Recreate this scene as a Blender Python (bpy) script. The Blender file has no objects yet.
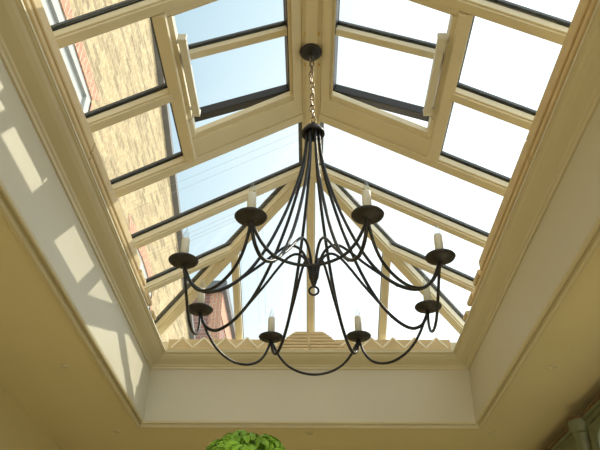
import bpy, bmesh, math, random
from mathutils import Vector, Matrix
random.seed(4)
U = 1.35          # metres per survey unit (unit = height of the ceiling above the eye)
H = 1.5           # eye height
C = bpy.context.scene.collection
PI = math.pi

def P(x, y, z): return Vector((x*U, y*U, H+z*U))

# ------------------------------------------------------------------ materials
def newmat(name):
    m = bpy.data.materials.new(name); m.use_nodes = True
    nt = m.node_tree; nt.nodes.clear()
    out = nt.nodes.new('ShaderNodeOutputMaterial')
    return m, nt, out
def principled(name, col, rough=.5, metal=0, noise=.04, scale=6, bump=0, spec=.5, bscale=None):
    m, nt, out = newmat(name)
    b = nt.nodes.new('ShaderNodeBsdfPrincipled')
    b.inputs['Roughness'].default_value = rough; b.inputs['Metallic'].default_value = metal
    b.inputs['Specular IOR Level'].default_value = spec
    tc = nt.nodes.new('ShaderNodeTexCoord'); n = nt.nodes.new('ShaderNodeTexNoise')
    n.inputs['Scale'].default_value = scale; n.inputs['Detail'].default_value = 4
    nt.links.new(tc.outputs['Object'], n.inputs['Vector'])
    r = nt.nodes.new('ShaderNodeValToRGB')
    r.color_ramp.elements[0].position = .3; r.color_ramp.elements[1].position = .7
    r.color_ramp.elements[0].color = tuple(c*(1-noise) for c in col)+(1,)
    r.color_ramp.elements[1].color = tuple(min(1, c*(1+noise)) for c in col)+(1,)
    nt.links.new(n.outputs['Fac'], r.inputs['Fac']); nt.links.new(r.outputs['Color'], b.inputs['Base Color'])
    if bump:
        n2 = nt.nodes.new('ShaderNodeTexNoise'); n2.inputs['Scale'].default_value = bscale or 60
        nt.links.new(tc.outputs['Object'], n2.inputs['Vector'])
        bp = nt.nodes.new('ShaderNodeBump'); bp.inputs['Strength'].default_value = bump; bp.inputs['Distance'].default_value = .002
        nt.links.new(n2.outputs['Fac'], bp.inputs['Height']); nt.links.new(bp.outputs['Normal'], b.inputs['Normal'])
    nt.links.new(b.outputs['BSDF'], out.inputs['Surface'])
    return m
def brickmat(name, c1, c2, mortar, swap=True, bw=.215, rh=.075, soldier=False):
    m, nt, out = newmat(name)
    b = nt.nodes.new('ShaderNodeBsdfPrincipled'); b.inputs['Roughness'].default_value = .9
    tc = nt.nodes.new('ShaderNodeTexCoord'); s = nt.nodes.new('ShaderNodeSeparateXYZ'); c = nt.nodes.new('ShaderNodeCombineXYZ')
    nt.links.new(tc.outputs['Object'], s.inputs[0])
    a = nt.nodes.new('ShaderNodeMath'); a.operation = 'ADD'
    nt.links.new(s.outputs['X'], a.inputs[0]); nt.links.new(s.outputs['Y'], a.inputs[1])
    nt.links.new(a.outputs[0], c.inputs['Z' if False else ('Y' if soldier else 'X')]); nt.links.new(s.outputs['Z'], c.inputs['X' if soldier else 'Y'])
    br = nt.nodes.new('ShaderNodeTexBrick'); br.inputs['Scale'].default_value = 1
    br.inputs['Brick Width'].default_value = bw; br.inputs['Row Height'].default_value = rh
    br.inputs['Mortar Size'].default_value = .007; br.inputs['Color1'].default_value = c1+(1,); br.inputs['Color2'].default_value = c2+(1,)
    br.inputs['Mortar'].default_value = mortar+(1,); br.inputs['Bias'].default_value = -.25
    nt.links.new(c.outputs[0], br.inputs['Vector'])
    n = nt.nodes.new('ShaderNodeTexNoise'); n.inputs['Scale'].default_value = 34; n.inputs['Detail'].default_value = 8
    nt.links.new(tc.outputs['Object'], n.inputs['Vector'])
    r = nt.nodes.new('ShaderNodeValToRGB'); r.color_ramp.elements[0].position = .35; r.color_ramp.elements[1].position = .68
    r.color_ramp.elements[0].color = (.72, .69, .64, 1); r.color_ramp.elements[1].color = (1.12, 1.1, 1.05, 1)
    nt.links.new(n.outputs['Fac'], r.inputs['Fac'])
    mx = nt.nodes.new('ShaderNodeMix'); mx.data_type = 'RGBA'; mx.blend_type = 'MULTIPLY'; mx.inputs[0].default_value = 1
    nt.links.new(br.outputs['Color'], mx.inputs[6]); nt.links.new(r.outputs['Color'], mx.inputs[7])
    nt.links.new(mx.outputs[2], b.inputs['Base Color'])
    bp = nt.nodes.new('ShaderNodeBump'); bp.inputs['Strength'].default_value = .6; bp.inputs['Distance'].default_value = .01; bp.invert = True
    nt.links.new(br.outputs['Fac'], bp.inputs['Height']); nt.links.new(bp.outputs['Normal'], b.inputs['Normal'])
    nt.links.new(b.outputs['BSDF'], out.inputs['Surface'])
    return m
def glassmat(name, tint=(.975, .99, .99), refl=.5):
    m, nt, out = newmat(name)
    t = nt.nodes.new('ShaderNodeBsdfTransparent'); t.inputs['Color'].default_value = tint+(1,)
    g = nt.nodes.new('ShaderNodeBsdfGlossy'); g.inputs['Roughness'].default_value = .02
    f = nt.nodes.new('ShaderNodeLayerWeight'); f.inputs['Blend'].default_value = .5
    pw = nt.nodes.new('ShaderNodeMath'); pw.operation = 'POWER'; pw.inputs[1].default_value = 4
    nt.links.new(f.outputs['Facing'], pw.inputs[0])
    mu = nt.nodes.new('ShaderNodeMath'); mu.operation = 'MULTIPLY_ADD'; mu.inputs[1].default_value = refl; mu.inputs[2].default_value = .03*refl
    mx = nt.nodes.new('ShaderNodeMixShader')
    nt.links.new(pw.outputs[0], mu.inputs[0]); nt.links.new(mu.outputs[0], mx.inputs['Fac'])
    nt.links.new(t.outputs[0], mx.inputs[1]); nt.links.new(g.outputs[0], mx.inputs[2])
    nt.links.new(mx.outputs[0], out.inputs['Surface'])
    return m
M = {}
M['paint'] = principled('cream_wall_paint', (.60, .565, .445), .55, noise=.02, scale=2, bump=.15, bscale=90)
M['ceil'] = principled('cream_ceiling_paint', (.72, .645, .40), .6, noise=.02, scale=1.5, bump=.15, bscale=80)
M['moulding'] = principled('cream_moulding_paint', (.60, .54, .36), .45, noise=.02, scale=3, bump=.1)
M['joinery'] = principled('cream_joinery_paint', (.76, .68, .48), .4, noise=.03, scale=5, bump=.1)
M['lead'] = principled('grey_lead_capping', (.07, .08, .09), .5, noise=.15, scale=8)
M['sash'] = principled('dark_sash_frame', (.022, .02, .02), .5, noise=.1)
M['glass'] = glassmat('roof_glass')
M['housing'] = principled('cream_plastic_housing', (.74, .72, .63), .35, noise=.02)
M['steel'] = principled('bright_steel', (.6, .62, .65), .3, 1, noise=.05)
M['brass'] = principled('polished_brass', (.8, .6, .25), .25, 1, noise=.05)
M['fabric'] = principled('tan_blind_fabric', (.66, .52, .30), .85, noise=.06, scale=14, bump=.4, bscale=220)
M['piping'] = principled('pale_blind_binding', (.92, .85, .66), .8, noise=.03)
M['cord'] = principled('grey_cord', (.45, .45, .43), .8, noise=.05)
M['iron'] = principled('dark_bronzed_iron', (.029, .030, .033), .38, .55, noise=.25, scale=30, bump=.3, bscale=150)
M['pan'] = principled('brown_bronzed_iron', (.042, .040, .040), .5, .5, noise=.3, scale=40, bump=.3, bscale=150)
M['chain'] = principled('worn_metal_chain', (.22, .17, .12), .28, .9, noise=.5, scale=60)
M['candle'] = principled('ivory_candle_sleeve', (.70, .69, .60), .5, noise=.04, scale=20)
M['bulb'] = glassmat('clear_flame_bulb_glass', (.9, .92, .92), 1.6)
M['buff'] = brickmat('buff_stock_brick', (.56, .43, .24), (.22, .16, .085), (.50, .42, .28))
M['redsol'] = brickmat('red_rubbed_brick', (.62, .31, .20), (.52, .25, .16), (.60, .48, .36), bw=.30, rh=.07, soldier=True)
M['redbr'] = brickmat('dark_red_brick', (.34, .15, .12), (.26, .13, .11), (.4, .34, .3))
M['render'] = principled('pale_grey_render', (.45, .45, .42), .8, noise=.06, scale=3)
M['white'] = principled('white_window_paint', (.58, .58, .56), .5, noise=.02)
M['darkglass'] = principled('window_pane_glass', (.30, .33, .36), .08, noise=.1, scale=2)
M['slate'] = principled('grey_verge_slate', (.16, .155, .15), .7, noise=.15, scale=6)
M['felt'] = principled('grey_roof_covering', (.3, .3, .29), .9, noise=.12, scale=4)
M['green'] = principled('olive_green_cabinet_paint', (.15, .17, .10), .45, noise=.12, scale=10)
M['brownedge'] = principled('rubbed_brown_edge', (.13, .065, .03), .5, noise=.2, scale=12)
M['cabglass'] = principled('cabinet_glass', (.52, .64, .63), .05, noise=.15, scale=5)  # pale blue base colour stands in for the reflection in the glass
M['spot'] = principled('downlight_enamel', (.66, .60, .38), .4, noise=.02)
M['spotlens'] = principled('downlight_lens', (.72, .68, .48), .2, noise=.02)
M['terracotta'] = principled('terracotta', (.55, .23, .12), .85, noise=.12, scale=12)
M['soil'] = principled('potting_soil', (.05, .03, .02), .95, noise=.4, scale=50)
M['bark'] = principled('brown_bark', (.16, .10, .06), .9, noise=.3, scale=30, bump=.6)
M['leaf'] = principled('bright_green_leaf', (.27, .52, .05), .55, noise=.3, scale=14)
def floormat():
    m, nt, out = newmat('oak_floor_boards')
    b = nt.nodes.new('ShaderNodeBsdfPrincipled'); b.inputs['Roughness'].default_value = .45
    tc = nt.nodes.new('ShaderNodeTexCoord'); br = nt.nodes.new('ShaderNodeTexBrick')
    br.inputs['Scale'].default_value = 1; br.inputs['Brick Width'].default_value = 1.4; br.inputs['Row Height'].default_value = .14
    br.inputs['Mortar Size'].default_value = .002
    br.inputs['Color1'].default_value = (.56, .44, .27, 1); br.inputs['Color2'].default_value = (.48, .37, .22, 1); br.inputs['Mortar'].default_value = (.15, .09, .04, 1)
    nt.links.new(tc.outputs['Object'], br.inputs['Vector']); nt.links.new(br.outputs['Color'], b.inputs['Base Color'])
    nt.links.new(b.outputs['BSDF'], out.inputs['Surface']); return m
M['floor'] = floormat()

# ------------------------------------------------------------------ helpers
def obj(name, bm, mat, parent=None, smooth=False, bevel=0):
    bmesh.ops.remove_doubles(bm, verts=bm.verts, dist=1e-6)
    bmesh.ops.recalc_face_normals(bm, faces=bm.faces)
    me = bpy.data.meshes.new(name); bm.to_mesh(me); bm.free()
    o = bpy.data.objects.new(name, me); C.objects.link(o)
    me.materials.append(M[mat])
    if smooth:
        for p in me.polygons: p.use_smooth = True
    if bevel:
        md = o.modifiers.new('bevel', 'BEVEL'); md.width = bevel; md.segments = 2; md.limit_method = 'ANGLE'
    if parent is not None: put(o, parent)
    return o
def put(o, parent):
    o.parent = parent; o.matrix_parent_inverse = Matrix.Translation(-parent_world(parent))
def parent_world(p):
    v = Vector(p.location)
    return v
def thing(name, label, cat, loc, group=None):
    o = bpy.data.objects.new(name, None); C.objects.link(o); o.location = loc
    o.empty_display_size = .1
    tag(o, label, cat, group); return o
def tag(o, label, cat, group=None):
    o['label'] = label; o['category'] = cat
    if group: o['group'] = group
    return o
def struct(o): o['kind'] = 'structure'; return o
def hexa(bm, q):
    """q: 8 points, bottom loop 0-3 then top loop 4-7 (metres)"""
    v = [bm.verts.new(p) for p in q]
    for f in ((0,1,2,3),(4,5,6,7),(0,1,5,4),(1,2,6,5),(2,3,7,6),(3,0,4,7)): bm.faces.new([v[i] for i in f])
def box(bm, x0, x1, y0, y1, z0, z1):   # survey units
    hexa(bm, [P(x0,y0,z0),P(x1,y0,z0),P(x1,y1,z0),P(x0,y1,z0),P(x0,y0,z1),P(x1,y0,z1),P(x1,y1,z1),P(x0,y1,z1)])
def beam(bm, a, b, half, lo, hi):
    """sloping bar from a to b (survey units); half = horizontal half-width vector; lo/hi vertical offsets"""
    a, b, h = Vector(a), Vector(b), Vector(half)
    L, Hh = Vector((0,0,lo)), Vector((0,0,hi))
    hexa(bm, [P(*(a-h+L)),P(*(b-h+L)),P(*(b+h+L)),P(*(a+h+L)),P(*(a-h+Hh)),P(*(b-h+Hh)),P(*(b+h+Hh)),P(*(a+h+Hh))])
def prism(bm, pts, ext):
    """closed polygon pts (metres) extruded by vector ext"""
    n = len(pts); a = [bm.verts.new(p) for p in pts]; b = [bm.verts.new(Vector(p)+Vector(ext)) for p in pts]
    bm.faces.new(a); bm.faces.new(b)
    for i in range(n): bm.faces.new((a[i], a[(i+1)%n], b[(i+1)%n], b[i]))
def tube(bm, pts, r, n=8, cap=True, closed=False):
    pts = [Vector(p) for p in pts]; N = len(pts); rings = []
    rr = r if isinstance(r, (list, tuple)) else [r]*N
    up = None
    for i, p in enumerate(pts):
        if closed: t = pts[(i+1)%N]-pts[i-1]
        else: t = pts[min(i+1, N-1)]-pts[max(i-1, 0)]
        t.normalize()
        if up is None:
            up = Vector((0,0,1)) if abs(t.z) < .9 else Vector((1,0,0))
        a = (up - t*up.dot(t)); a.normalize(); bb = t.cross(a); up = a
        rings.append([bm.verts.new(p+(a*math.cos(2*PI*k/n)+bb*math.sin(2*PI*k/n))*rr[i]) for k in range(n)])
    for i in range(N if closed else N-1):
        A, B = rings[i], rings[(i+1)%N]
        for k in range(n): bm.faces.new((A[k], A[(k+1)%n], B[(k+1)%n], B[k]))
    if cap and not closed: bm.faces.new(rings[0]); bm.faces.new(rings[-1])
def lathe(bm, c, prof, n=24):
    """prof: list of (r,z) metres about centre c"""
    c = Vector(c); rings = []
    for r, z in prof:
        if r < 1e-5: rings.append([bm.verts.new(c+Vector((0,0,z)))])
        else: rings.append([bm.verts.new(c+Vector((r*math.cos(2*PI*k/n), r*math.sin(2*PI*k/n), z))) for k in range(n)])
    for A, B in zip(rings, rings[1:]):
        if len(A) == 1 and len(B) == 1: continue
        for k in range(n):
            k2 = (k+1) % n
            if len(A) == 1: bm.faces.new((A[0], B[k], B[k2]))
            elif len(B) == 1: bm.faces.new((A[k], A[k2], B[0]))
            else: bm.faces.new((A[k], A[k2], B[k2], B[k]))
def spline(pts, n=6):
    pts = [Vector(p) for p in pts]; out = []
    e = [2*pts[0]-pts[1]]+pts+[2*pts[-1]-pts[-2]]
    for i in range(1, len(e)-2):
        p0, p1, p2, p3 = e[i-1:i+3]
        for k in range(n):
            t = k/n
            out.append(.5*((2*p1)+(p2-p0)*t+(2*p0-5*p1+4*p2-p3)*t*t+(-p0+3*p1-3*p2+p3)*t**3))
    out.append(pts[-1]); return out
def ringprofile(bm, prof, xo, y0, y1):
    """sweep a profile of (offset outward from the opening edge, z) round a mitred rectangle; survey units.
    offset d: rectangle half width xo+d, y from y0-d to y1+d"""
    loops = []
    for d, z in prof:
        x = xo+d
        loops.append([bm.verts.new(P(*q)) for q in ((-x, y0-d, z), (x, y0-d, z), (x, y1+d, z), (-x, y1+d, z))])
    n = len(loops)
    for i in range(n):
        A, B = loops[i], loops[(i+1) % n]
        for k in range(4): bm.faces.new((A[k], A[(k+1)%4], B[(k+1)%4], B[k]))

# ------------------------------------------------------------------ survey numbers
A0 = .721; YN, YF = .209, 2.997          # ceiling opening
Z1 = 1.2487
S = .3366; YD = 2.276; ZR = 1.824; MS = .555
YC = YD-2*S                               # centre of the lantern
AE = .79                                  # half width at the eave
def zl(x): return ZR-MS*abs(x)

# ------------------------------------------------------------------ room shell
WX0, WX1, WY0, WY1 = -1.2, 1.40, -2.4, 3.52
ZF = -H/U
bm = bmesh.new(); box(bm, WX0, WX1, WY0, WY1, ZF-.05, ZF); struct(obj('floor', bm, 'floor'))
bm = bmesh.new()
CT = 1.06
box(bm, WX0-.1, -A0, WY0-.1, WY1+.1, 1, CT); box(bm, A0, WX1+.1, WY0-.1, WY1+.1, 1, CT)
box(bm, -A0, A0, WY0-.1, YN, 1, CT); box(bm, -A0, A0, YF, WY1+.1, 1, CT)
struct(obj('ceiling', bm, 'ceil'))
bm = bmesh.new(); box(bm, WX0-.1, WX0, WY0-.1, WY1+.1, ZF-.05, 1); struct(obj('wall_left', bm, 'ceil'))
bm = bmesh.new(); box(bm, WX1, WX1+.1, WY0-.1, WY1+.1, ZF-.05, 1); struct(obj('wall_right', bm, 'ceil'))
bm = bmesh.new(); box(bm, WX0, WX1, WY1, WY1+.1, ZF-.05, 1); struct(obj('wall_far', bm, 'ceil'))
# near wall with a wide garden-door opening
bm = bmesh.new()
box(bm, WX0, -.95, WY0-.1, WY0, ZF-.05, 1); box(bm, .95, WX1, WY0-.1, WY0, ZF-.05, 1); box(bm, -.95, .95, WY0-.1, WY0, .62, 1)
struct(obj('wall_near', bm, 'ceil'))
bm = bmesh.new()
for x in (-.95, -.02, .91): box(bm, x, x+.04, WY0-.07, WY0-.03, ZF, .62)
for z in (ZF, .58): box(bm, -.91, .91, WY0-.07, WY0-.03, z, z+.04)
dfr = struct(obj('door_1', bm, 'joinery'))
bm = bmesh.new(); box(bm, -.91, .91, WY0-.055, WY0-.05, ZF+.04, .58); obj('pane', bm, 'glass', dfr)
# lantern upstand
T = .09
for nm, a in (('wall_upstand_left', (-A0-T, -A0, YN-T, YF+T)), ('wall_upstand_right', (A0, A0+T, YN-T, YF+T)),
              ('wall_upstand_near', (-A0, A0, YN-T, YN)), ('wall_upstand_far', (-A0, A0, YF, YF+T))):
    bm = bmesh.new(); box(bm, *a, 1.0 if False else CT, 1.30); box(bm, *( (a[0], a[1], a[2], a[3]) ), 1.0005, CT) if False else None
    struct(obj(nm, bm, 'paint'))
# thin lining closing the edge of the ceiling slab inside the opening
bm = bmesh.new()
prof = [(0, 1.0), (.0, CT+.002), (-.002, CT+.002), (-.002, 1.0)]
ringprofile(bm, prof, A0, YN, YF); struct(obj('trim_1', bm, 'paint'))
# architrave round the opening on the ceiling
bm = bmesh.new()
prof = [(-.0015, 1.004), (-.0015, .9955), (.001, .990), (.006, .989), (.008, .995), (.013, .995), (.016, .980), (.019, .976), (.028, .975), (.030, .982), (.034, .983), (.036, .990), (.036, 1.001)]
ringprofile(bm, prof, A0, YN, YF); struct(obj('trim_2', bm, 'moulding'))
# crown moulding at the head of the upstand
ins = A0-.6454
prof = [(0, Z1-.012), (-.006, Z1-.012), (-.008, Z1-.003), (-.013, Z1), (-.016, Z1+.006), (-.030, Z1+.012), (-.046, Z1+.019), (-.058, Z1+.028),
        (-.064, Z1+.036), (-.070, Z1+.038), (-.072, Z1+.041), (-ins, Z1+.041), (-ins, Z1+.049), (-ins+.003, Z1+.0505), (0, Z1+.0505)]
bm = bmesh.new(); ringprofile(bm, prof, A0, YN, YF); struct(obj('trim_3', bm, 'moulding'))
# flat roof around the lantern
bm = bmesh.new()
X1 = A0+T
box(bm, WX0-.1, -X1, WY0-.1, WY1+.3, CT, 1.16); box(bm, X1, WX1+.3, WY0-.1, WY1+.3, CT, 1.16)
box(bm, -X1, X1, WY0-.1, YN-T, CT, 1.16); box(bm, -X1, X1, YF+T, WY1+.3, CT, 1.16)
o = obj('flat_roof', bm, 'felt'); struct(o)
# garden ground outside
bm = bmesh.new(); box(bm, -9, 9, -9, WY0-.1, ZF-.08, ZF-.03); box(bm, -9, 9, WY1+.1, 24, ZF-.08, ZF-.03)
box(bm, -9, WX0-.4, WY0-.1, WY1+.1, ZF-.08, ZF-.03); box(bm, WX1+.1, 9, WY0-.1, WY1+.1, ZF-.08, ZF-.03)
o = obj('garden_ground', bm, 'render'); struct(o)

# ------------------------------------------------------------------ roof lantern
LAN = thing('roof_lantern', 'cream painted timber roof lantern with grey capped glazing bars above the room', 'roof lantern', P(0, YC, Z1+.055))
FAR = YD+AE; NEAR = 2*YC-FAR; YR0 = 2*YC-YD
LO, HI = -.014, .020
def my(y): return 2*YC-y
# eave beam
bm = bmesh.new()
prof = [(0, 1.301), (0, 1.374), (.066, 1.374), (.066, 1.301)]
ringprofile(bm, prof, A0+.004, YN-.004, YF+.004)
obj('eave_beam', bm, 'joinery', LAN)
# ridge beam: stepped underside
bm = bmesh.new()
for hw, lo, hi in ((.034, -.022, .03), (.020, -.030, -.02)):
    box(bm, -hw, hw, YR0-.02, YD+.02, ZR+lo, ZR+hi)
r = obj('ridge_beam', bm, 'joinery', LAN, bevel=.003)
bm = bmesh.new(); box(bm, -.05, .05, YR0-.05, YD+.05, ZR+.034, ZR+.05); obj('capping', bm, 'lead', r)
def bar(a, b, half, hw, lo=LO, hi=HI, capx=.008, name='rafter'):
    h = Vector(half).normalized()
    bm = bmesh.new()
    beam(bm, a, b, h*hw, lo+.008, hi); beam(bm, a, b, h*(hw*.72), lo, lo+.009)
    o = obj(name, bm, 'joinery', LAN, bevel=.003)
    bm = bmesh.new(); beam(bm, a, b, h*(hw+capx), hi+.006, hi+.016)
    obj('capping', bm, 'lead', o)
    return o
SIDE = {1: .5, -1: .5}
for sg in (-1, 1):
    xe = sg*AE
    for k, hw in ((0, .022), (-1, .027), (-3, .022), (-4, .022)):
        y = YD+k*S
        bar((sg*.030, y, zl(.030)), (xe, y, zl(AE)), (0,1,0), hw)
    # short bar below the opening light
    y = YC
    bar((sg*.43, y, zl(.43)), (xe, y, zl(AE)), (0,1,0), .022)
    # jack rafters running into the hips
    for y in (YD+S, my(YD+S)):
        bar((sg*S, y, zl(S)), (xe, y, zl(AE)), (0,1,0), .022)
    # trimmer under the opening light
    bm = bmesh.new(); beam(bm, (sg*.428, YD-3*S+.02, zl(.428)), (sg*.428, YD-S-.02, zl(.428)), (.019, 0, 0), -.018, HI)
    o = obj('trimmer', bm, 'joinery', LAN, bevel=.003)
    bm = bmesh.new(); beam(bm, (sg*.44, YD-3*S+.02, zl(.44)), (sg*.44, YD-S-.02, zl(.44)), (.022, 0, 0), HI+.006, HI+.014); obj('capping', bm, 'lead', o)
    # kerb framing the opening light
    def kerb(y0, y1, x0, x1, lo=-.010, hi=.030, nm='kerb'):
        bm = bmesh.new()
        q = []
        for off in (lo, hi):
            for (x, y) in ((x0, y0), (x1, y0), (x1, y1), (x0, y1)): q.append(P(sg*x, y, zl(x)+off))
        hexa(bm, q); return obj(nm, bm, 'joinery', LAN, bevel=.002)
    yA, yC2 = YD-3*S, YD-S
    kerb(1.835, yC2-.02, .034, .41, -.008); kerb(1.812, 1.836, .060, .405, .002, .026)
    kerb(yA+.018, 1.302, .034, .41, -.008); kerb(1.302, 1.316, .060, .405, .002, .026)
    kerb(1.30, 1.84, .034, .064, -.008); kerb(1.31, 1.82, .064, .076, .004, .028)
    kerb(1.31, 1.82, .397, .411, -.006, .026)
    # hips
    for yr, ye in ((YD, FAR), (my(YD), NEAR)):
        sy = 1 if ye > yr else -1
        h = Vector((1, -sg*sy, 0)).normalized()
        bar((0, yr, ZR), (xe, ye, zl(AE)), h, .024, lo=-.022, capx=.012, name='hip_rafter')
for yr, ye, sy in ((YD, FAR, 1), (my(YD), NEAR, -1)):
    bar((0, yr+sy*.03, zl(.03)), (0, ye, zl(AE)), (1,0,0), .017, capx=.002, name='end_rafter')
    for x in (-S, S): bar((x, yr+sy*S, zl(S)), (x, ye, zl(AE)), (1,0,0), .017, capx=.002, name='end_rafter')
# glass panes
def pane(pts):
    off = .022
    bm = bmesh.new(); prism(bm, [P(x, y, z+off) for x, y, z in pts], (0, 0, .005))
    obj('glass_pane', bm, 'glass', LAN)
def sl(sg, pts): pane([(sg*x, y, zl(x)) for x, y in pts])
for sg in (-1, 1):
    for k0, k1 in ((-3, -2), (-2, -1)):
        sl(sg, [(.435, YD+k0*S), (AE, YD+k0*S), (AE, YD+k1*S), (.435, YD+k1*S)])
    for k0, k1 in ((-1, 0), (-4, -3)):
        sl(sg, [(.02, YD+k0*S), (AE, YD+k0*S), (AE, YD+k1*S), (.02, YD+k1*S)])
    for f in ((lambda y: y), my):
        sl(sg, [(.02, f(YD)), (AE, f(YD)), (AE, f(YD+S)), (S, f(YD+S))])
        sl(sg, [(S, f(YD+S)), (AE, f(YD+S)), (AE, f(FAR))])
        pane([(sg*.0, f(YD), ZR), (sg*S, f(YD+S), zl(S)), (sg*S, f(FAR), zl(AE)), (0, f(FAR), zl(AE))])
        pane([(sg*S, f(YD+S), zl(S)), (sg*AE, f(FAR), zl(AE)), (sg*S, f(FAR), zl(AE))])

# ------------------------------------------------------------------ opening lights (hinged at the ridge, raised at the foot)
th0 = math.atan(MS)
def opening_light(sg, label, ang):
    hx, hz = .058, zl(.058)+.030
    root = thing('roof_vent', label, 'roof window', P(sg*hx, YC, hz), 'opening lights of the lantern')
    th = th0-math.radians(ang)
    def q(a, y, c): return P(sg*(hx+a*math.cos(th)+c*math.sin(th)), y, hz-a*math.sin(th)+c*math.cos(th))
    def bx(bm, a0, a1, y0, y1, c0, c1):
        hexa(bm, [q(a0,y0,c0),q(a1,y0,c0),q(a1,y1,c0),q(a0,y1,c0),q(a0,y0,c1),q(a1,y0,c1),q(a1,y1,c1),q(a0,y1,c1)])
    L = .418; y0, y1 = 1.278, 1.850
    bm = bmesh.new()
    bx(bm, 0, .022, y0, y1, 0, .034); bx(bm, L-.03, L, y0, y1, 0, .034)
    bx(bm, .022, L-.03, y0, y0+.03, 0, .034); bx(bm, .022, L-.03, y1-.034, y1, 0, .034)
    obj('sash_frame', bm, 'sash', root, bevel=.003)
    bm = bmesh.new(); bx(bm, .022, L-.03, 1.538, 1.566, .0, .02); g = obj('glazing_bar', bm, 'joinery', root, bevel=.002)
    bm = bmesh.new(); bx(bm, .022, L-.03, 1.530, 1.572, .026, .034); obj('capping', bm, 'lead', g)
    bm = bmesh.new(); bx(bm, .015, L-.02, y0+.02, y1-.02, .0205, .0245); obj('glass_pane', bm, 'glass', root)
    return root
opening_light(-1, 'hinged opening light propped up in the left slope of the lantern', 8.5)
opening_light(1, 'hinged opening light propped up in the right slope of the lantern', 8.5)

def actuator(sg, label):
    x = .378
    c = P(sg*x, 1.56, zl(x)-.03)
    root = thing('window_opener', label, 'window opener', c, 'electric openers of the roof lights')
    bm = bmesh.new(); a = Vector((sg*x, 1.385, zl(x)-.022)); b = Vector((sg*x, 1.695, zl(x)-.022))
    beam(bm, a, b, (.0115, 0, 0), -.010, .012); obj('housing', bm, 'housing', root, bevel=.004)
    bm = bmesh.new()
    for i, y in enumerate((1.378, 1.692)):
      bm = bmesh.new(); box(bm, min(sg*(x-.013), sg*(x+.013)), max(sg*(x-.013), sg*(x+.013)), y, y+.010, zl(x)-.034, zl(x)-.008)
      obj('end_cap', bm, 'housing', root, bevel=.002)
    bm = bmesh.new()
    for y in (1.40, 1.68):
        bm = bmesh.new()
        beam(bm, (sg*(x+.005), y, zl(x)-.018), (sg*.412, y, zl(.412)+.004), (0, .005, 0), -.003, .003)
        obj('bracket', bm, 'steel', root)
    bm = bmesh.new()
    pts = spline([P(sg*.372, 1.41, zl(.37)-.012), P(sg*.392, 1.45, zl(.39)-.004), P(sg*.394, 1.50, zl(.39)+.002), P(sg*.392, 1.55, zl(.39)+.02)], 5)
    tube(bm, pts, .0045, 6); obj('link_arm', bm, 'steel', root, smooth=True)
    bm = bmesh.new()
    pts = spline([P(sg*.382, 1.685, zl(.38)-.016), P(sg*.394, 1.715, zl(.39)-.022), P(sg*.402, 1.732, zl(.40)-.012), P(sg*.400, 1.745, zl(.40)+.004)], 5)
    tube(bm, pts, .004, 6); obj('cable', bm, 'housing', root, smooth=True)
actuator(-1, 'slim cream electric window opener fixed beside the left opening light')
actuator(1, 'slim cream electric window opener fixed beside the right opening light')

# ------------------------------------------------------------------ folded roof blinds
def side_blind(sg, y0, y1, label, steps=None, cords=()):
    root = thing('roof_blind', label, 'blind', P(sg*.67, (y0+y1)/2, Z1+.052), 'folded fabric roof blinds along the eaves')
    # each fold: cross-section (x,z) extruded along y
    folds = [
        [(.690, 1.3005), (.655, 1.3005), (.651, 1.304), (.652, 1.311), (.690, 1.311)],
        [(.690, 1.312), (.656, 1.312), (.6475, 1.316), (.6455, 1.323), (.6485, 1.330), (.690, 1.332)],
        [(.690, 1.3325), (.655, 1.3325), (.650, 1.337), (.6515, 1.343), (.690, 1.345)],
        [(.690, 1.3455), (.6485, 1.3455), (.6460, 1.350), (.6455, 1.388), (.6500, 1.394), (.690, 1.392)],
    ]
    st = steps or [0, 0, 0, 0]
    for f, s in zip(folds, st):
        a, b = (y0, y1+s) if s >= 0 else (y0+s, y1)
        bm = bmesh.new(); prism(bm, [P(sg*x, a, z) for x, z in f], (0, (b-a)*U, 0))
        obj('fold', bm, 'fabric', root, bevel=.003)
    if steps:
        e = y1 if steps[0] > 0 else y0; dr = 1 if steps[0] > 0 else -1
        for (a, b, z0, z1) in ((.035, .125, 1.347, 1.374), (.175, .265, 1.333, 1.356), (.31, .37, 1.318, 1.338)):
            bm = bmesh.new(); ya, yb = sorted((e+dr*a, e+dr*b))
            prism(bm, [P(sg*x, ya, z) for x, z in ((.690, z0), (.652, z0), (.646, z0+.005), (.646, z1-.004), (.652, z1), (.690, z1))], (0, (yb-ya)*U, 0))
            obj('fold', bm, 'fabric', root, bevel=.002)
    for (ya, xa) in cords:
        bm = bmesh.new()
        n = 6; pts = []
        for i in range(n+1):
            x = xa+(.64-xa)*i/n; pts.append(P(sg*x, ya, zl(x)-.010))
        tube(bm, pts, .0006, 4); obj('pull_cord', bm, 'cord', root)
    # brass cleat at the split end
    return root
st = [.28, .22, .13, 0]
for sg, w in ((-1, 'left'), (1, 'right')):
    side_blind(sg, YC+.006, 2.30, 'tan fabric blind folded along the %s eave, beyond the gap in the middle' % w, st, ((2.015, .04), (2.06, .04), (2.345, .11), (2.375, .13), (2.40, .15)))
    side_blind(sg, .92, YC-.006, 'tan fabric blind folded along the %s eave, nearer than the gap in the middle' % w, [-v for v in st], ((1.22, .04),))
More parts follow.
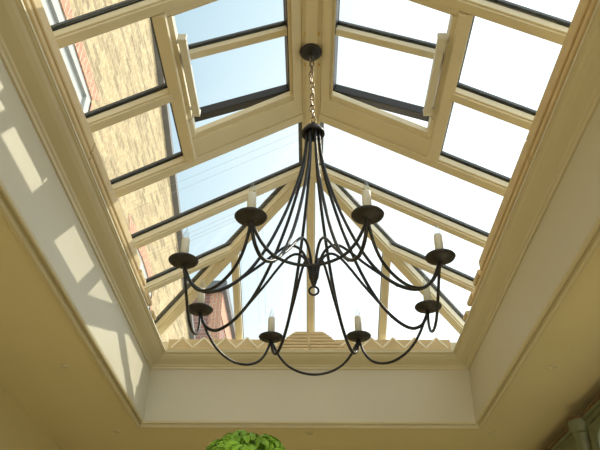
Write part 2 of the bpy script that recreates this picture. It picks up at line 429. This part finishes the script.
def end_blind(sg, label):
    root = thing('roof_blind', label, 'blind', P(sg*.33, YF-.045, Z1+.052), 'folded fabric roof blinds along the eaves')
    yb, yf = YF-.034, YF-.070
    def fold(x0, x1, z0, z1, sl0=.0, front=0.0):
        bm = bmesh.new()
        pts = [(x0, z0+.003), (x0+.003, z0), (x1-.004, z0), (x1, z0+.004), (x1-sl0, z1-.003), (x1-sl0-.004, z1), (x0+.003, z1), (x0, z1-.003)]
        prism(bm, [P(sg*x, yf+front, z) for x, z in pts], (0, (yb-yf-front)*U, 0))
        obj('fold', bm, 'fabric', root, bevel=.004)
    fold(.004, .640, 1.3005, 1.313, 0, 0); fold(.004, .16, 1.3155, 1.3285, .018, .001)
    fold(.004, .140, 1.3315, 1.3445, .015, .002); fold(.004, .120, 1.3475, 1.3605, .012, .003)
    fold(.004, .105, 1.3635, 1.3775, .018, .005); fold(.004, .082, 1.3805, 1.397, .016, .008)
    bm = bmesh.new(); box(bm, min(sg*.006, sg*.09), max(sg*.006, sg*.09), yf+.018, yb, 1.312, 1.385); obj('band', bm, 'fabric', root)
    # plain backing band behind the pleats
    bm = bmesh.new(); box(bm, min(sg*.12, sg*.640), max(sg*.12, sg*.640), yf+.014, yb, 1.3145, 1.360); obj('band', bm, 'fabric', root, bevel=.003)
    # pleats: triangular flaps with pale bound edges
    x = .135; w = .098; k = 0
    while x+w < .645:
        zt = 1.364 if k else 1.358
        bm = bmesh.new(); a, b, c = (x, 1.3145), (x+w, 1.3145), (x+w*.5, zt)
        prism(bm, [P(sg*q[0], yf+.006, q[1]) for q in (a, b, c)], (0, .009*U, 0)); f = obj('pleat', bm, 'fabric', root)
        bm = bmesh.new()
        for u, v in ((a, c), (c, b)):
            d = Vector((v[0]-u[0], 0, v[1]-u[1])).normalized(); nrm = Vector((-d.z, 0, d.x))*.0036
            q = [Vector((u[0], 0, u[1]))-nrm, Vector((v[0], 0, v[1]))-nrm, Vector((v[0], 0, v[1]))+nrm, Vector((u[0], 0, u[1]))+nrm]
            prism(bm, [P(sg*t.x, yf+.0025, t.z) for t in q], (0, .004*U, 0))
        obj('binding', bm, 'piping', f)
        x += w; k += 1
    for xa in (.045, .20, .23, .30):
        bm = bmesh.new(); yt = YD+max(xa, .05)+.02
        pts = []
        for i in range(7):
            y = yt+(YF-.05-yt)*i/6; pts.append(P(sg*xa, y, ZR-MS*(y-YD)-.010))
        tube(bm, pts, .0006, 4); obj('pull_cord', bm, 'cord', root)
end_blind(-1, 'stepped and pleated tan blind along the far eave, left of the centre seam')
end_blind(1, 'stepped and pleated tan blind along the far eave, right of the centre seam')

# ------------------------------------------------------------------ chandelier
CY = 1.637; R0 = .3485
CH = thing('chandelier', 'dark bronzed iron chandelier with eight candle lights hanging by a chain from the ridge', 'chandelier', P(0, CY, ZR-.03))
def part(name, bm, mat, parent=CH, **k): return obj(name, bm, mat, parent, **k)
u = U
def cyl(bm, c, prof, n=24): lathe(bm, c, [(r*U, z*U) for r, z in prof], n)
bm = bmesh.new(); zt = ZR-.0302
cyl(bm, P(-.002, CY-.020, zt), [(0, 0), (.036, 0), (.037, -.004), (.034, -.010), (.020, -.014), (.008, -.018), (.004, -.022), (0, -.023)], 32)
part('ceiling_rose', bm, 'iron', smooth=True)
for x in (-.022, .024):
    for y in (CY-.090, CY+.045):
        bm = bmesh.new(); cyl(bm, P(x, y, ZR-.0222), [(0, 0), (.005, 0), (.0045, -.003), (0, -.004)], 12)
        b = part('fixing_screw', bm, 'brass', smooth=True)
# chain
z = zt-.020; k = 0; LK = .0235
bm0 = bmesh.new()
while z > 1.495:
    pts = []
    for i in range(16):
        t = 2*PI*i/16
        a = .0068*math.cos(t); c = LK*.62*math.sin(t)
        ca, sa = (1, 0) if k % 2 else (0, 1)
        pts.append(P(-.002+.006*(zt-z)/.3+.0025*math.sin(k*1.3)+a*(ca*.9+sa*.35), CY-.020+.020*min(1,(zt-z)/.3)+a*(sa*.93-ca*.3), z-LK*.5+c))
    bm = bmesh.new(); tube(bm, pts, .0030, 6, closed=True)
    link = part('chain_link', bm, 'chain', smooth=True)
    z -= LK; k += 1
bm0.free()
# hub
bm = bmesh.new()
cyl(bm, P(.004, CY, 0), [(0, 1.496), (.005, 1.494), (.006, 1.484), (.014, 1.478), (.024, 1.472), (.031, 1.462), (.036, 1.452), (.0365, 1.446), (.033, 1.444), (.028, 1.447), (0, 1.449)], 28)
hub = part('hub', bm, 'iron', smooth=True)
bm = bmesh.new(); pts = [P(.004+.009*math.cos(2*PI*i/16), CY, 1.497+.010*math.sin(2*PI*i/16)) for i in range(16)]
tube(bm, pts, .0035, 6, closed=True); obj('hanging_loop', bm, 'brass', hub, smooth=True)
# lower finial with its ring
bm = bmesh.new(); cyl(bm, P(.004, CY, 0), [(0, .975), (.008, .972), (.013, .955), (.013, .940), (.009, .925), (.005, .912), (0, .910)], 20)
fin = part('finial', bm, 'iron', smooth=True)
bm = bmesh.new(); pts = [P(.004+.0125*math.cos(2*PI*i/20), CY, .897+.0125*math.sin(2*PI*i/20)) for i in range(20)]
tube(bm, pts, .0042, 8, closed=True); obj('ring', bm, 'iron', fin, smooth=True)
ph = math.radians(24.06)
azs = [PI/2-ph-i*PI/4 for i in range(8)]
armp = [(.020, 1.447), (.024, 1.38), (.036, 1.30), (.060, 1.205), (.090, 1.110), (.132, 1.005), (.182, .915), (.235, .860), (.285, .838), (.320, .852), (.338, .880), (R0, .906)]
scrp = [(.009, .935), (.016, .975), (.030, 1.008), (.052, 1.024), (.078, 1.018), (.108, .990), (.145, .948), (.185, .907), (.232, .8595)]
def polar(t, r, z, dx=.004): return P(dx*(1-r/R0)+r*math.cos(t), CY+r*math.sin(t), z)
for i, t in enumerate(azs):
    bm = bmesh.new(); tube(bm, spline([polar(t, r, z) for r, z in armp], 5), .0062, 8)
    arm = part('arm', bm, 'iron', smooth=True)
    bm = bmesh.new(); tube(bm, spline([polar(t, r, z) for r, z in scrp], 5), .0052, 8)
    part('scroll', bm, 'iron', smooth=True)
    c = polar(t, R0, 0)
    bm = bmesh.new()
    cyl(bm, c, [(0, .902), (.008, .902), (.012, .905), (.028, .907), (.0355, .911), (.038, .915), (.0365, .917), (.030, .914), (.012, .913), (.012, .926), (0, .926)], 32)
    part('drip_pan', bm, 'pan', smooth=True)
    bm = bmesh.new(); cyl(bm, c, [(0, .914), (.0108, .914), (.0106, .976), (.0096, .980), (.0045, .981), (0, .981)], 20)
    can = part('candle', bm, 'candle', smooth=False)
    for p in can.data.polygons: p.use_smooth = abs(p.normal.z) < .5
    bm = bmesh.new(); cyl(bm, c, [(.0045, .980), (.0070, .985), (.0078, .990), (.0064, .998), (.0032, 1.006), (.0010, 1.015), (0, 1.017)], 16)
    obj('flame_bulb', bm, 'bulb', can, smooth=True)
    # swag to the next arm
    t2 = t-PI/4
    pts = []
    a, b = Vector((math.cos(t), math.sin(t))), Vector((math.cos(t2), math.sin(t2)))
    for s, zz, rr in ((0, .906, 1), (.035, .880, .985), (.10, .845, .975), (.20, .815, .97), (.34, .796, .97), (.5, .789, .97), (.66, .796, .97), (.80, .815, .97), (.90, .845, .975), (.965, .880, .985), (1, .906, 1)):
        d = (a*(1-s)+b*s)*R0*rr
        pts.append(P(d.x, CY+d.y, zz))
    bm = bmesh.new(); tube(bm, spline(pts, 4), .0052, 8); part('swag', bm, 'iron', smooth=True)

# the lantern and what hangs from it sit a hair right of the opening's centre line
for o in C.objects:
    if o.parent is None and o.name.split('.')[0] in ('roof_lantern', 'roof_vent', 'window_opener', 'chandelier'): o.location.x += .0075*U

# ------------------------------------------------------------------ downlights
for (x, y, lab) in ((.876, 2.394, 'small round ceiling downlight on the right, beside the opening and above the green cabinet'),
                    (-.871, 3.141, 'small round ceiling downlight off the far left corner of the opening'),
                    (.002, 3.161, 'small round ceiling downlight centred beyond the far edge of the opening'),
                    (.815, 3.138, 'small round ceiling downlight off the far right corner of the opening'),
                    (-.89, 2.394, 'small round ceiling downlight on the left, beside the long edge of the opening')):
    root = thing('downlight', lab, 'ceiling light', P(x, y, 1), 'recessed downlights round the opening')
    bm = bmesh.new(); cyl(bm, P(x, y, 1), [(.013, -.0005), (.019, -.0005), (.019, -.003), (.015, -.005), (.013, -.002)], 24); obj('rim', bm, 'spot', root, smooth=True)
    bm = bmesh.new(); cyl(bm, P(x, y, 1), [(0, -.0015), (.013, -.0015), (.011, -.0035), (0, -.004)], 24); obj('lens', bm, 'spotlens', root, smooth=True)

# ------------------------------------------------------------------ green cabinet
CAB = thing('glazed_cabinet', 'tall olive green painted cabinet with round pilaster and glazed doors against the right wall', 'cabinet', P(1.23, 2.5, ZF))
fx = 1.075; y0, y1 = 1.72, 3.44; zt = .932
def cpart(name, mat, boxes, parent=CAB, bevel=.003):
    bm = bmesh.new()
    for b in boxes: box(bm, *b)
    return obj(name, bm, mat, parent, bevel=bevel)
cpart('carcass', 'green', [(fx+.02, WX1-.002, y0, y1, ZF, zt-.03)])
cor = cpart('crown_moulding', 'green', [(fx+.004, WX1-.002, y0-.01, y1+.01, zt-.045, zt-.02), (fx-.006, WX1-.002, y0-.015, y1+.015, zt-.02, zt-.005)])
cpart('edge_bead', 'brownedge', [(fx-.011, WX1-.002, y0-.02, y1+.02, zt-.006, zt+.002)], cor)
for (a, b) in ((1.78, 2.695), (2.83, 3.40)):
    door_b = [(fx, fx+.02, a, a+.05, ZF+.08, zt-.05), (fx, fx+.02, b-.05, b, ZF+.08, zt-.05), (fx, fx+.02, a+.05, b-.05, zt-.085, zt-.05), (fx, fx+.02, a+.05, b-.05, ZF+.08, ZF+.75)]
    d = cpart('door', 'green', door_b)
    # arched head: spandrel corners
    for s, yy in ((1, a+.05), (-1, b-.05)):
        bm = bmesh.new()
        arc = [P(fx+.002, yy+s*(.05-.05*math.cos(k*PI/12)), zt-.085-.05+.05*math.sin(k*PI/12)) for k in range(7)]
        prism(bm, arc+[P(fx+.002, yy, zt-.085)], (.016*U, 0, 0))
        obj('arched_head', bm, 'green', d)
    bm = bmesh.new(); box(bm, fx+.010, fx+.014, a+.04, b-.04, ZF+.74, zt-.08); obj('glass_pane', bm, 'cabglass', d)
    bm = bmesh.new(); cyl(bm, P(fx-.012, a+.035, -.2), [(0, .012), (.008, .009), (.012, 0), (.008, -.009), (0, -.012)], 16); obj('knob', bm, 'brass', d, smooth=True)
for yy in (2.76,):
    bm = bmesh.new(); cyl(bm, P(fx+.002, yy, 0), [(0, ZF), (.042, ZF), (.042, ZF+.1), (.032, ZF+.12), (.032, zt-.07), (.037, zt-.062), (.034, zt-.054), (.044, zt-.040), (.048, zt-.034), (.048, zt-.010), (0, zt-.010)], 28)
    p = obj('pilaster', bm, 'green', CAB, smooth=True)
    md = p.modifiers.new('e', 'EDGE_SPLIT'); md.split_angle = .6
    bm = bmesh.new(); cyl(bm, P(fx+.002, yy, 0), [(0, zt-.010), (.050, zt-.010), (.050, zt-.001), (0, zt-.001)], 28); obj('capital_edge', bm, 'brownedge', p)

# ------------------------------------------------------------------ potted plant
px, py = -.118, 1.34
PL = thing('potted_tree', 'bushy bright green leafy potted tree standing below the chandelier', 'plant', P(px, py, ZF))
c = P(px, py, ZF)
bm = bmesh.new(); lathe(bm, c, [(0, 0), (.13, 0), (.14, .02), (.18, .28), (.20, .29), (.20, .35), (.18, .35), (.17, .30), (0, .30)], 32); obj('pot', bm, 'terracotta', PL, smooth=True).modifiers.new('e', 'EDGE_SPLIT').split_angle = .6
bm = bmesh.new(); lathe(bm, c, [(0, .325), (.08, .32), (.172, .31), (.172, .302), (0, .302)], 24); obj('soil', bm, 'soil', PL, smooth=True)
top = H+.421*U; cr = .125; cz = top-cr*.95
bm = bmesh.new(); tube(bm, spline([c+Vector((0, 0, .30)), c+Vector((.012, .004, .8)), c+Vector((-.008, .0, 1.2)), Vector((px*U, py*U, cz))], 6), [.018]*19, 8); obj('trunk', bm, 'bark', PL, smooth=True)
bm = bmesh.new()
rnd = random.Random(11)
cc = Vector((px*U, py*U, cz))
# inner leafy mass in lobes so that no gaps show through
lobes = []
for i in range(130):
    d = Vector((rnd.gauss(0,1), rnd.gauss(0,1), rnd.gauss(0,1))).normalized()
    lobes.append((cc+Vector((d.x*cr*.86, d.y*cr*.86, d.z*cr*.80)), d))
for lc, d in lobes:
    for j in range(34):
        e = Vector((rnd.gauss(0,1), rnd.gauss(0,1), rnd.gauss(0,1))).normalized()
        if e.dot(d) < -.2: e = -e
        p = lc+e*.022
        nrm = (e+d*.3).normalized()
        t = nrm.cross(Vector((rnd.random()-.5, rnd.random()-.5, rnd.random()-.5))).normalized(); b2 = nrm.cross(t)
        s = rnd.uniform(.006, .0115)
        rows = []
        for a in (-1, 0, 1):
            row = []
            for w in (-1, 0, 1):
                k = 1-.35*abs(a)
                row.append(bm.verts.new(p+t*(a*s*1.2)+b2*(w*s*.75*k)+nrm*(-.45*s*a*a+.35*s*abs(w)+rnd.uniform(-.15,.15)*s)))
            rows.append(row)
        for a in range(2):
            for w in range(2): bm.faces.new((rows[a][w], rows[a+1][w], rows[a+1][w+1], rows[a][w+1]))
me_f = bm
o = obj('foliage', bm, 'leaf', PL, smooth=True)
bm = bmesh.new(); bmesh.ops.create_icosphere(bm, subdivisions=3, radius=cr*.8, matrix=Matrix.Translation(cc)); 
for v in bm.verts: v.co += (v.co-cc).normalized()*rnd.uniform(-.012, .008)
obj('leaf_core', bm, 'leaf', PL)

# ------------------------------------------------------------------ houses outside
HX = -1.25
HS = thing('brick_house', 'buff brick gable wall with red brick window arches seen through the left slope', 'house', P(HX-.1, 2.5, ZF))
wins = ((.9, 2.93, 2.20, 2.905), (4.05, 4.92, 1.7, 2.73))    # y0,y1,sill,spring/head
Tm = .18
def ztop(y): return min(4.49+.43*(3.6-y), 5.6) if y > 1 else 5.6-.43*(1-y)
bm = bmesh.new()
def wallpoly(pts): prism(bm, [P(HX, y, z) for y, z in pts], (-Tm*U, 0, 0))
ys = [-4.5, .9, 2.93, 4.05, 4.92, 7.2]
for i in range(5):
    a, b = ys[i], ys[i+1]
    w = [q for q in wins if abs(q[0]-a) < 1e-6]
    if w:
        wallpoly([(a, ZF), (b, ZF), (b, w[0][2]), (a, w[0][2])]); 
        wallpoly([(a, w[0][3]), (b, w[0][3]), (b, ztop(b))]+([(1, ztop(1))] if a < 1 < b else [])+[(a, ztop(a))])
    else: wallpoly([(a, ZF), (b, ZF), (b, ztop(b)), (a, ztop(a))])
obj('gable_wall', bm, 'buff', HS)
bm = bmesh.new()
for a, b in (((-4.5), 1.0), (1.0, 7.3)):
    q = [P(HX+.05, a, ztop(a)-.02), P(HX+.05, b, ztop(b)-.02), P(HX-Tm-.1, b, ztop(b)-.02), P(HX-Tm-.1, a, ztop(a)-.02)]
    hexa(bm, q+[p+Vector((0, 0, .07*U)) for p in q])
obj('verge', bm, 'slate', HS)
for (a, b, s, h) in wins:
    n = 22; rise = .05; bm = bmesh.new()
    inner = [(a+(b-a)*i/n, h-rise+rise*math.sin(PI*i/n)+.0) for i in range(n+1)]
    outer = [(y+(.04 if i == n else -.04 if i == 0 else 0)+(y-(a+b)/2)*.08, z+.108) for i, (y, z) in enumerate(inner)]
    for i in range(n):
        g = .0016
        q = [inner[i], inner[i+1], outer[i+1], outer[i]]
        q = [(q[0][0]+g, q[0][1]), (q[1][0]-g, q[1][1]), (q[2][0]-g, q[2][1]), (q[3][0]+g, q[3][1])]
        prism(bm, [P(HX+.003, y, z) for y, z in q], (-.06*U, 0, 0))
    # red dressed jamb blocks, alternately long and short, at both sides
    zz = h-rise-.02; k = 0
    while zz-.055 > s:
        L = .05 if k % 2 else .025
        for (q0, q1) in ((a-L, a), (b, b+L)): box(bm, HX-.06, HX+.003, q0, q1, zz-.055, zz-.003)
        zz -= .056; k += 1
    obj('arch', bm, 'redsol', HS)
    wf = bmesh.new()
    for (y0_, y1_, z0_, z1_) in ((a, a+.07, s, h), (b-.07, b, s, h), (a+.07, b-.07, h-.09, h), (a+.07, b-.07, s, s+.06), (a+.07, b-.07, (s+h)/2-.02, (s+h)/2+.02), ((a+b)/2-.015, (a+b)/2+.015, s+.06, h-.09)):
        box(wf, HX-.045, HX-.006, y0_, y1_, z0_, z1_)
    wo = obj('window', wf, 'render', HS)
    bm = bmesh.new(); box(bm, HX-.03, HX-.025, a+.02, b-.02, s+.02, h-.03); obj('pane', bm, 'render', wo)
# dark red terrace beyond
NB = thing('brick_terrace', 'taller dark red brick terrace house with white sash window beyond the far end', 'house', P(HX-.8, 10, ZF))
NX = -1.25; NY0, NY1 = 8.9, 15.0; NT = 5.0
bm = bmesh.new(); box(bm, NX-2.2, NX, NY0, NY1, ZF, NT-.06); obj('brick_wall', bm, 'redbr', NB)
bm = bmesh.new(); box(bm, NX-.002, NX+.012, NY0, NY1, NT-.50, NT-.16); box(bm, NX-.16, NX+.012, NY0-.012, NY0, ZF, NT-.16); obj('quoin_band', bm, 'redsol', NB)
bm = bmesh.new(); box(bm, NX-2.3, NX+.07, NY0-.08, NY1+.05, NT-.16, NT); obj('gutter', bm, 'slate', NB)
for (a, b) in ((9.4, 10.7), (11.5, 12.8)):
    bm = bmesh.new()
    for zz in (3.0, 3.55, 4.15): box(bm, NX, NX+.03, a, b, zz, zz+.07)
    for yy in (a, (a+b)/2-.03, b-.06): box(bm, NX, NX+.03, yy, yy+.06, 3.0, 4.2)
    wo = obj('window', bm, 'white', NB)
    bm = bmesh.new(); box(bm, NX, NX+.012, a, b, 3.0, 4.2); obj('pane', bm, 'darkglass', wo)
bm = bmesh.new()
for zz in (2.3, 2.9, 3.5): box(bm, NX-1.3, NX-.25, NY0-.03, NY0, zz, zz+.06)
for xx in (-1.3, -.8, -.31): box(bm, NX+xx, NX+xx+.06, NY0-.03, NY0, 2.3, 3.56)
wo = obj('window', bm, 'white', NB)
bm = bmesh.new(); box(bm, NX-1.3, NX-.25, NY0-.012, NY0, 2.3, 3.5); obj('pane', bm, 'darkglass', wo)

# ------------------------------------------------------------------ light
SD = Vector((math.cos(math.radians(46))*math.cos(math.radians(29.5)), math.cos(math.radians(46))*math.sin(math.radians(29.5)), math.sin(math.radians(46))))        # towards the sun
sun = bpy.data.lights.new('sun', 'SUN'); sun.energy = 4.0; sun.angle = math.radians(.5); sun.color = (1, .92, .76)
so = bpy.data.objects.new('sun', sun); C.objects.link(so); so.location = (6, -4, 9)
so.rotation_euler = SD.to_track_quat('Z', 'Y').to_euler()
def area(name, loc, to, sx, sy, e, col):
    l = bpy.data.lights.new(name, 'AREA'); l.shape = 'RECTANGLE'; l.size = sx; l.size_y = sy; l.energy = e; l.color = col
    o = bpy.data.objects.new(name, l); C.objects.link(o); o.location = loc
    o.rotation_euler = (Vector(loc)-Vector(to)).to_track_quat('Z', 'Y').to_euler(); return o
# added fill light behind the camera, just inside the door opening
area('near_end_fill', P(0, WY0+.04, -.1), P(0, 1.0, .0), 2.3, 1.7, 34, (1, .93, .78))
# added warm fill lights low in the room, out of view, without fittings
for nm, x, y, e in (('warm_fill_right', .72, 1.9, 18), ('warm_fill_near', .3, -.6, 7)):
    l = bpy.data.lights.new(nm, 'POINT'); l.energy = e; l.color = (1, .86, .55); l.shadow_soft_size = .25
    o = bpy.data.objects.new(nm, l); C.objects.link(o); o.location = P(x, y, -.45)

w = bpy.data.worlds.new('sky'); bpy.context.scene.world = w; w.use_nodes = True
nt = w.node_tree; nt.nodes.clear()
out = nt.nodes.new('ShaderNodeOutputWorld'); bg = nt.nodes.new('ShaderNodeBackground')
tc = nt.nodes.new('ShaderNodeTexCoord'); nv = nt.nodes.new('ShaderNodeVectorMath'); nv.operation = 'NORMALIZE'
nt.links.new(tc.outputs['Generated'], nv.inputs[0])
dt = nt.nodes.new('ShaderNodeVectorMath'); dt.operation = 'DOT_PRODUCT'; dt.inputs[1].default_value = (2.0, 0, -.65)
nt.links.new(nv.outputs[0], dt.inputs[0])
ns = nt.nodes.new('ShaderNodeTexNoise'); ns.inputs['Scale'].default_value = 2.2; ns.inputs['Detail'].default_value = 5
nt.links.new(nv.outputs[0], ns.inputs['Vector'])
m1 = nt.nodes.new('ShaderNodeMath'); m1.operation = 'MULTIPLY_ADD'; m1.inputs[1].default_value = .3; m1.inputs[2].default_value = 1.09
nt.links.new(ns.outputs['Fac'], m1.inputs[0])
m2 = nt.nodes.new('ShaderNodeMath'); m2.operation = 'ADD'; nt.links.new(dt.outputs['Value'], m2.inputs[0]); nt.links.new(m1.outputs[0], m2.inputs[1])
r = nt.nodes.new('ShaderNodeValToRGB'); e = r.color_ramp.elements
m3 = nt.nodes.new('ShaderNodeMath'); m3.operation = 'MULTIPLY'; m3.inputs[1].default_value = .5
nt.links.new(m2.outputs[0], m3.inputs[0]); nt.links.new(m3.outputs[0], r.inputs['Fac'])
e[0].position = .18; e[0].color = (.44, .60, .70, 1)
e[1].position = .32; e[1].color = (.64, .79, .86, 1)
q = e.new(.50); q.color = (1.0, 1.05, 1.07, 1)
q = e.new(.80); q.color = (1.35, 1.46, 1.52, 1)
nt.links.new(r.outputs['Color'], bg.inputs['Color']); bg.inputs['Strength'].default_value = 1.25
nt.links.new(bg.outputs[0], out.inputs['Surface'])

# ------------------------------------------------------------------ camera
Fv = Vector((-.01217856, .8282049, .56029307)); Rv = Vector((.99992573, .01034417, .00644405)); Uv = Vector((.000458769543, -.560329934, .828269373))
cam = bpy.data.cameras.new('camera'); co = bpy.data.objects.new('camera', cam); C.objects.link(co)
mt = Matrix((Rv.normalized(), Uv.normalized(), -Fv.normalized())).transposed().to_4x4(); mt.translation = P(-.00246, 0, 0)
co.matrix_world = mt
cam.sensor_width = 36; cam.lens = 701.123/600*36; cam.clip_start = .02; cam.clip_end = 200
bpy.context.scene.camera = co
vs = bpy.context.scene.view_settings
vs.view_transform = 'Standard'; vs.look = 'None'; vs.gamma = 1; vs.exposure = 0; vs.use_curve_mapping = False
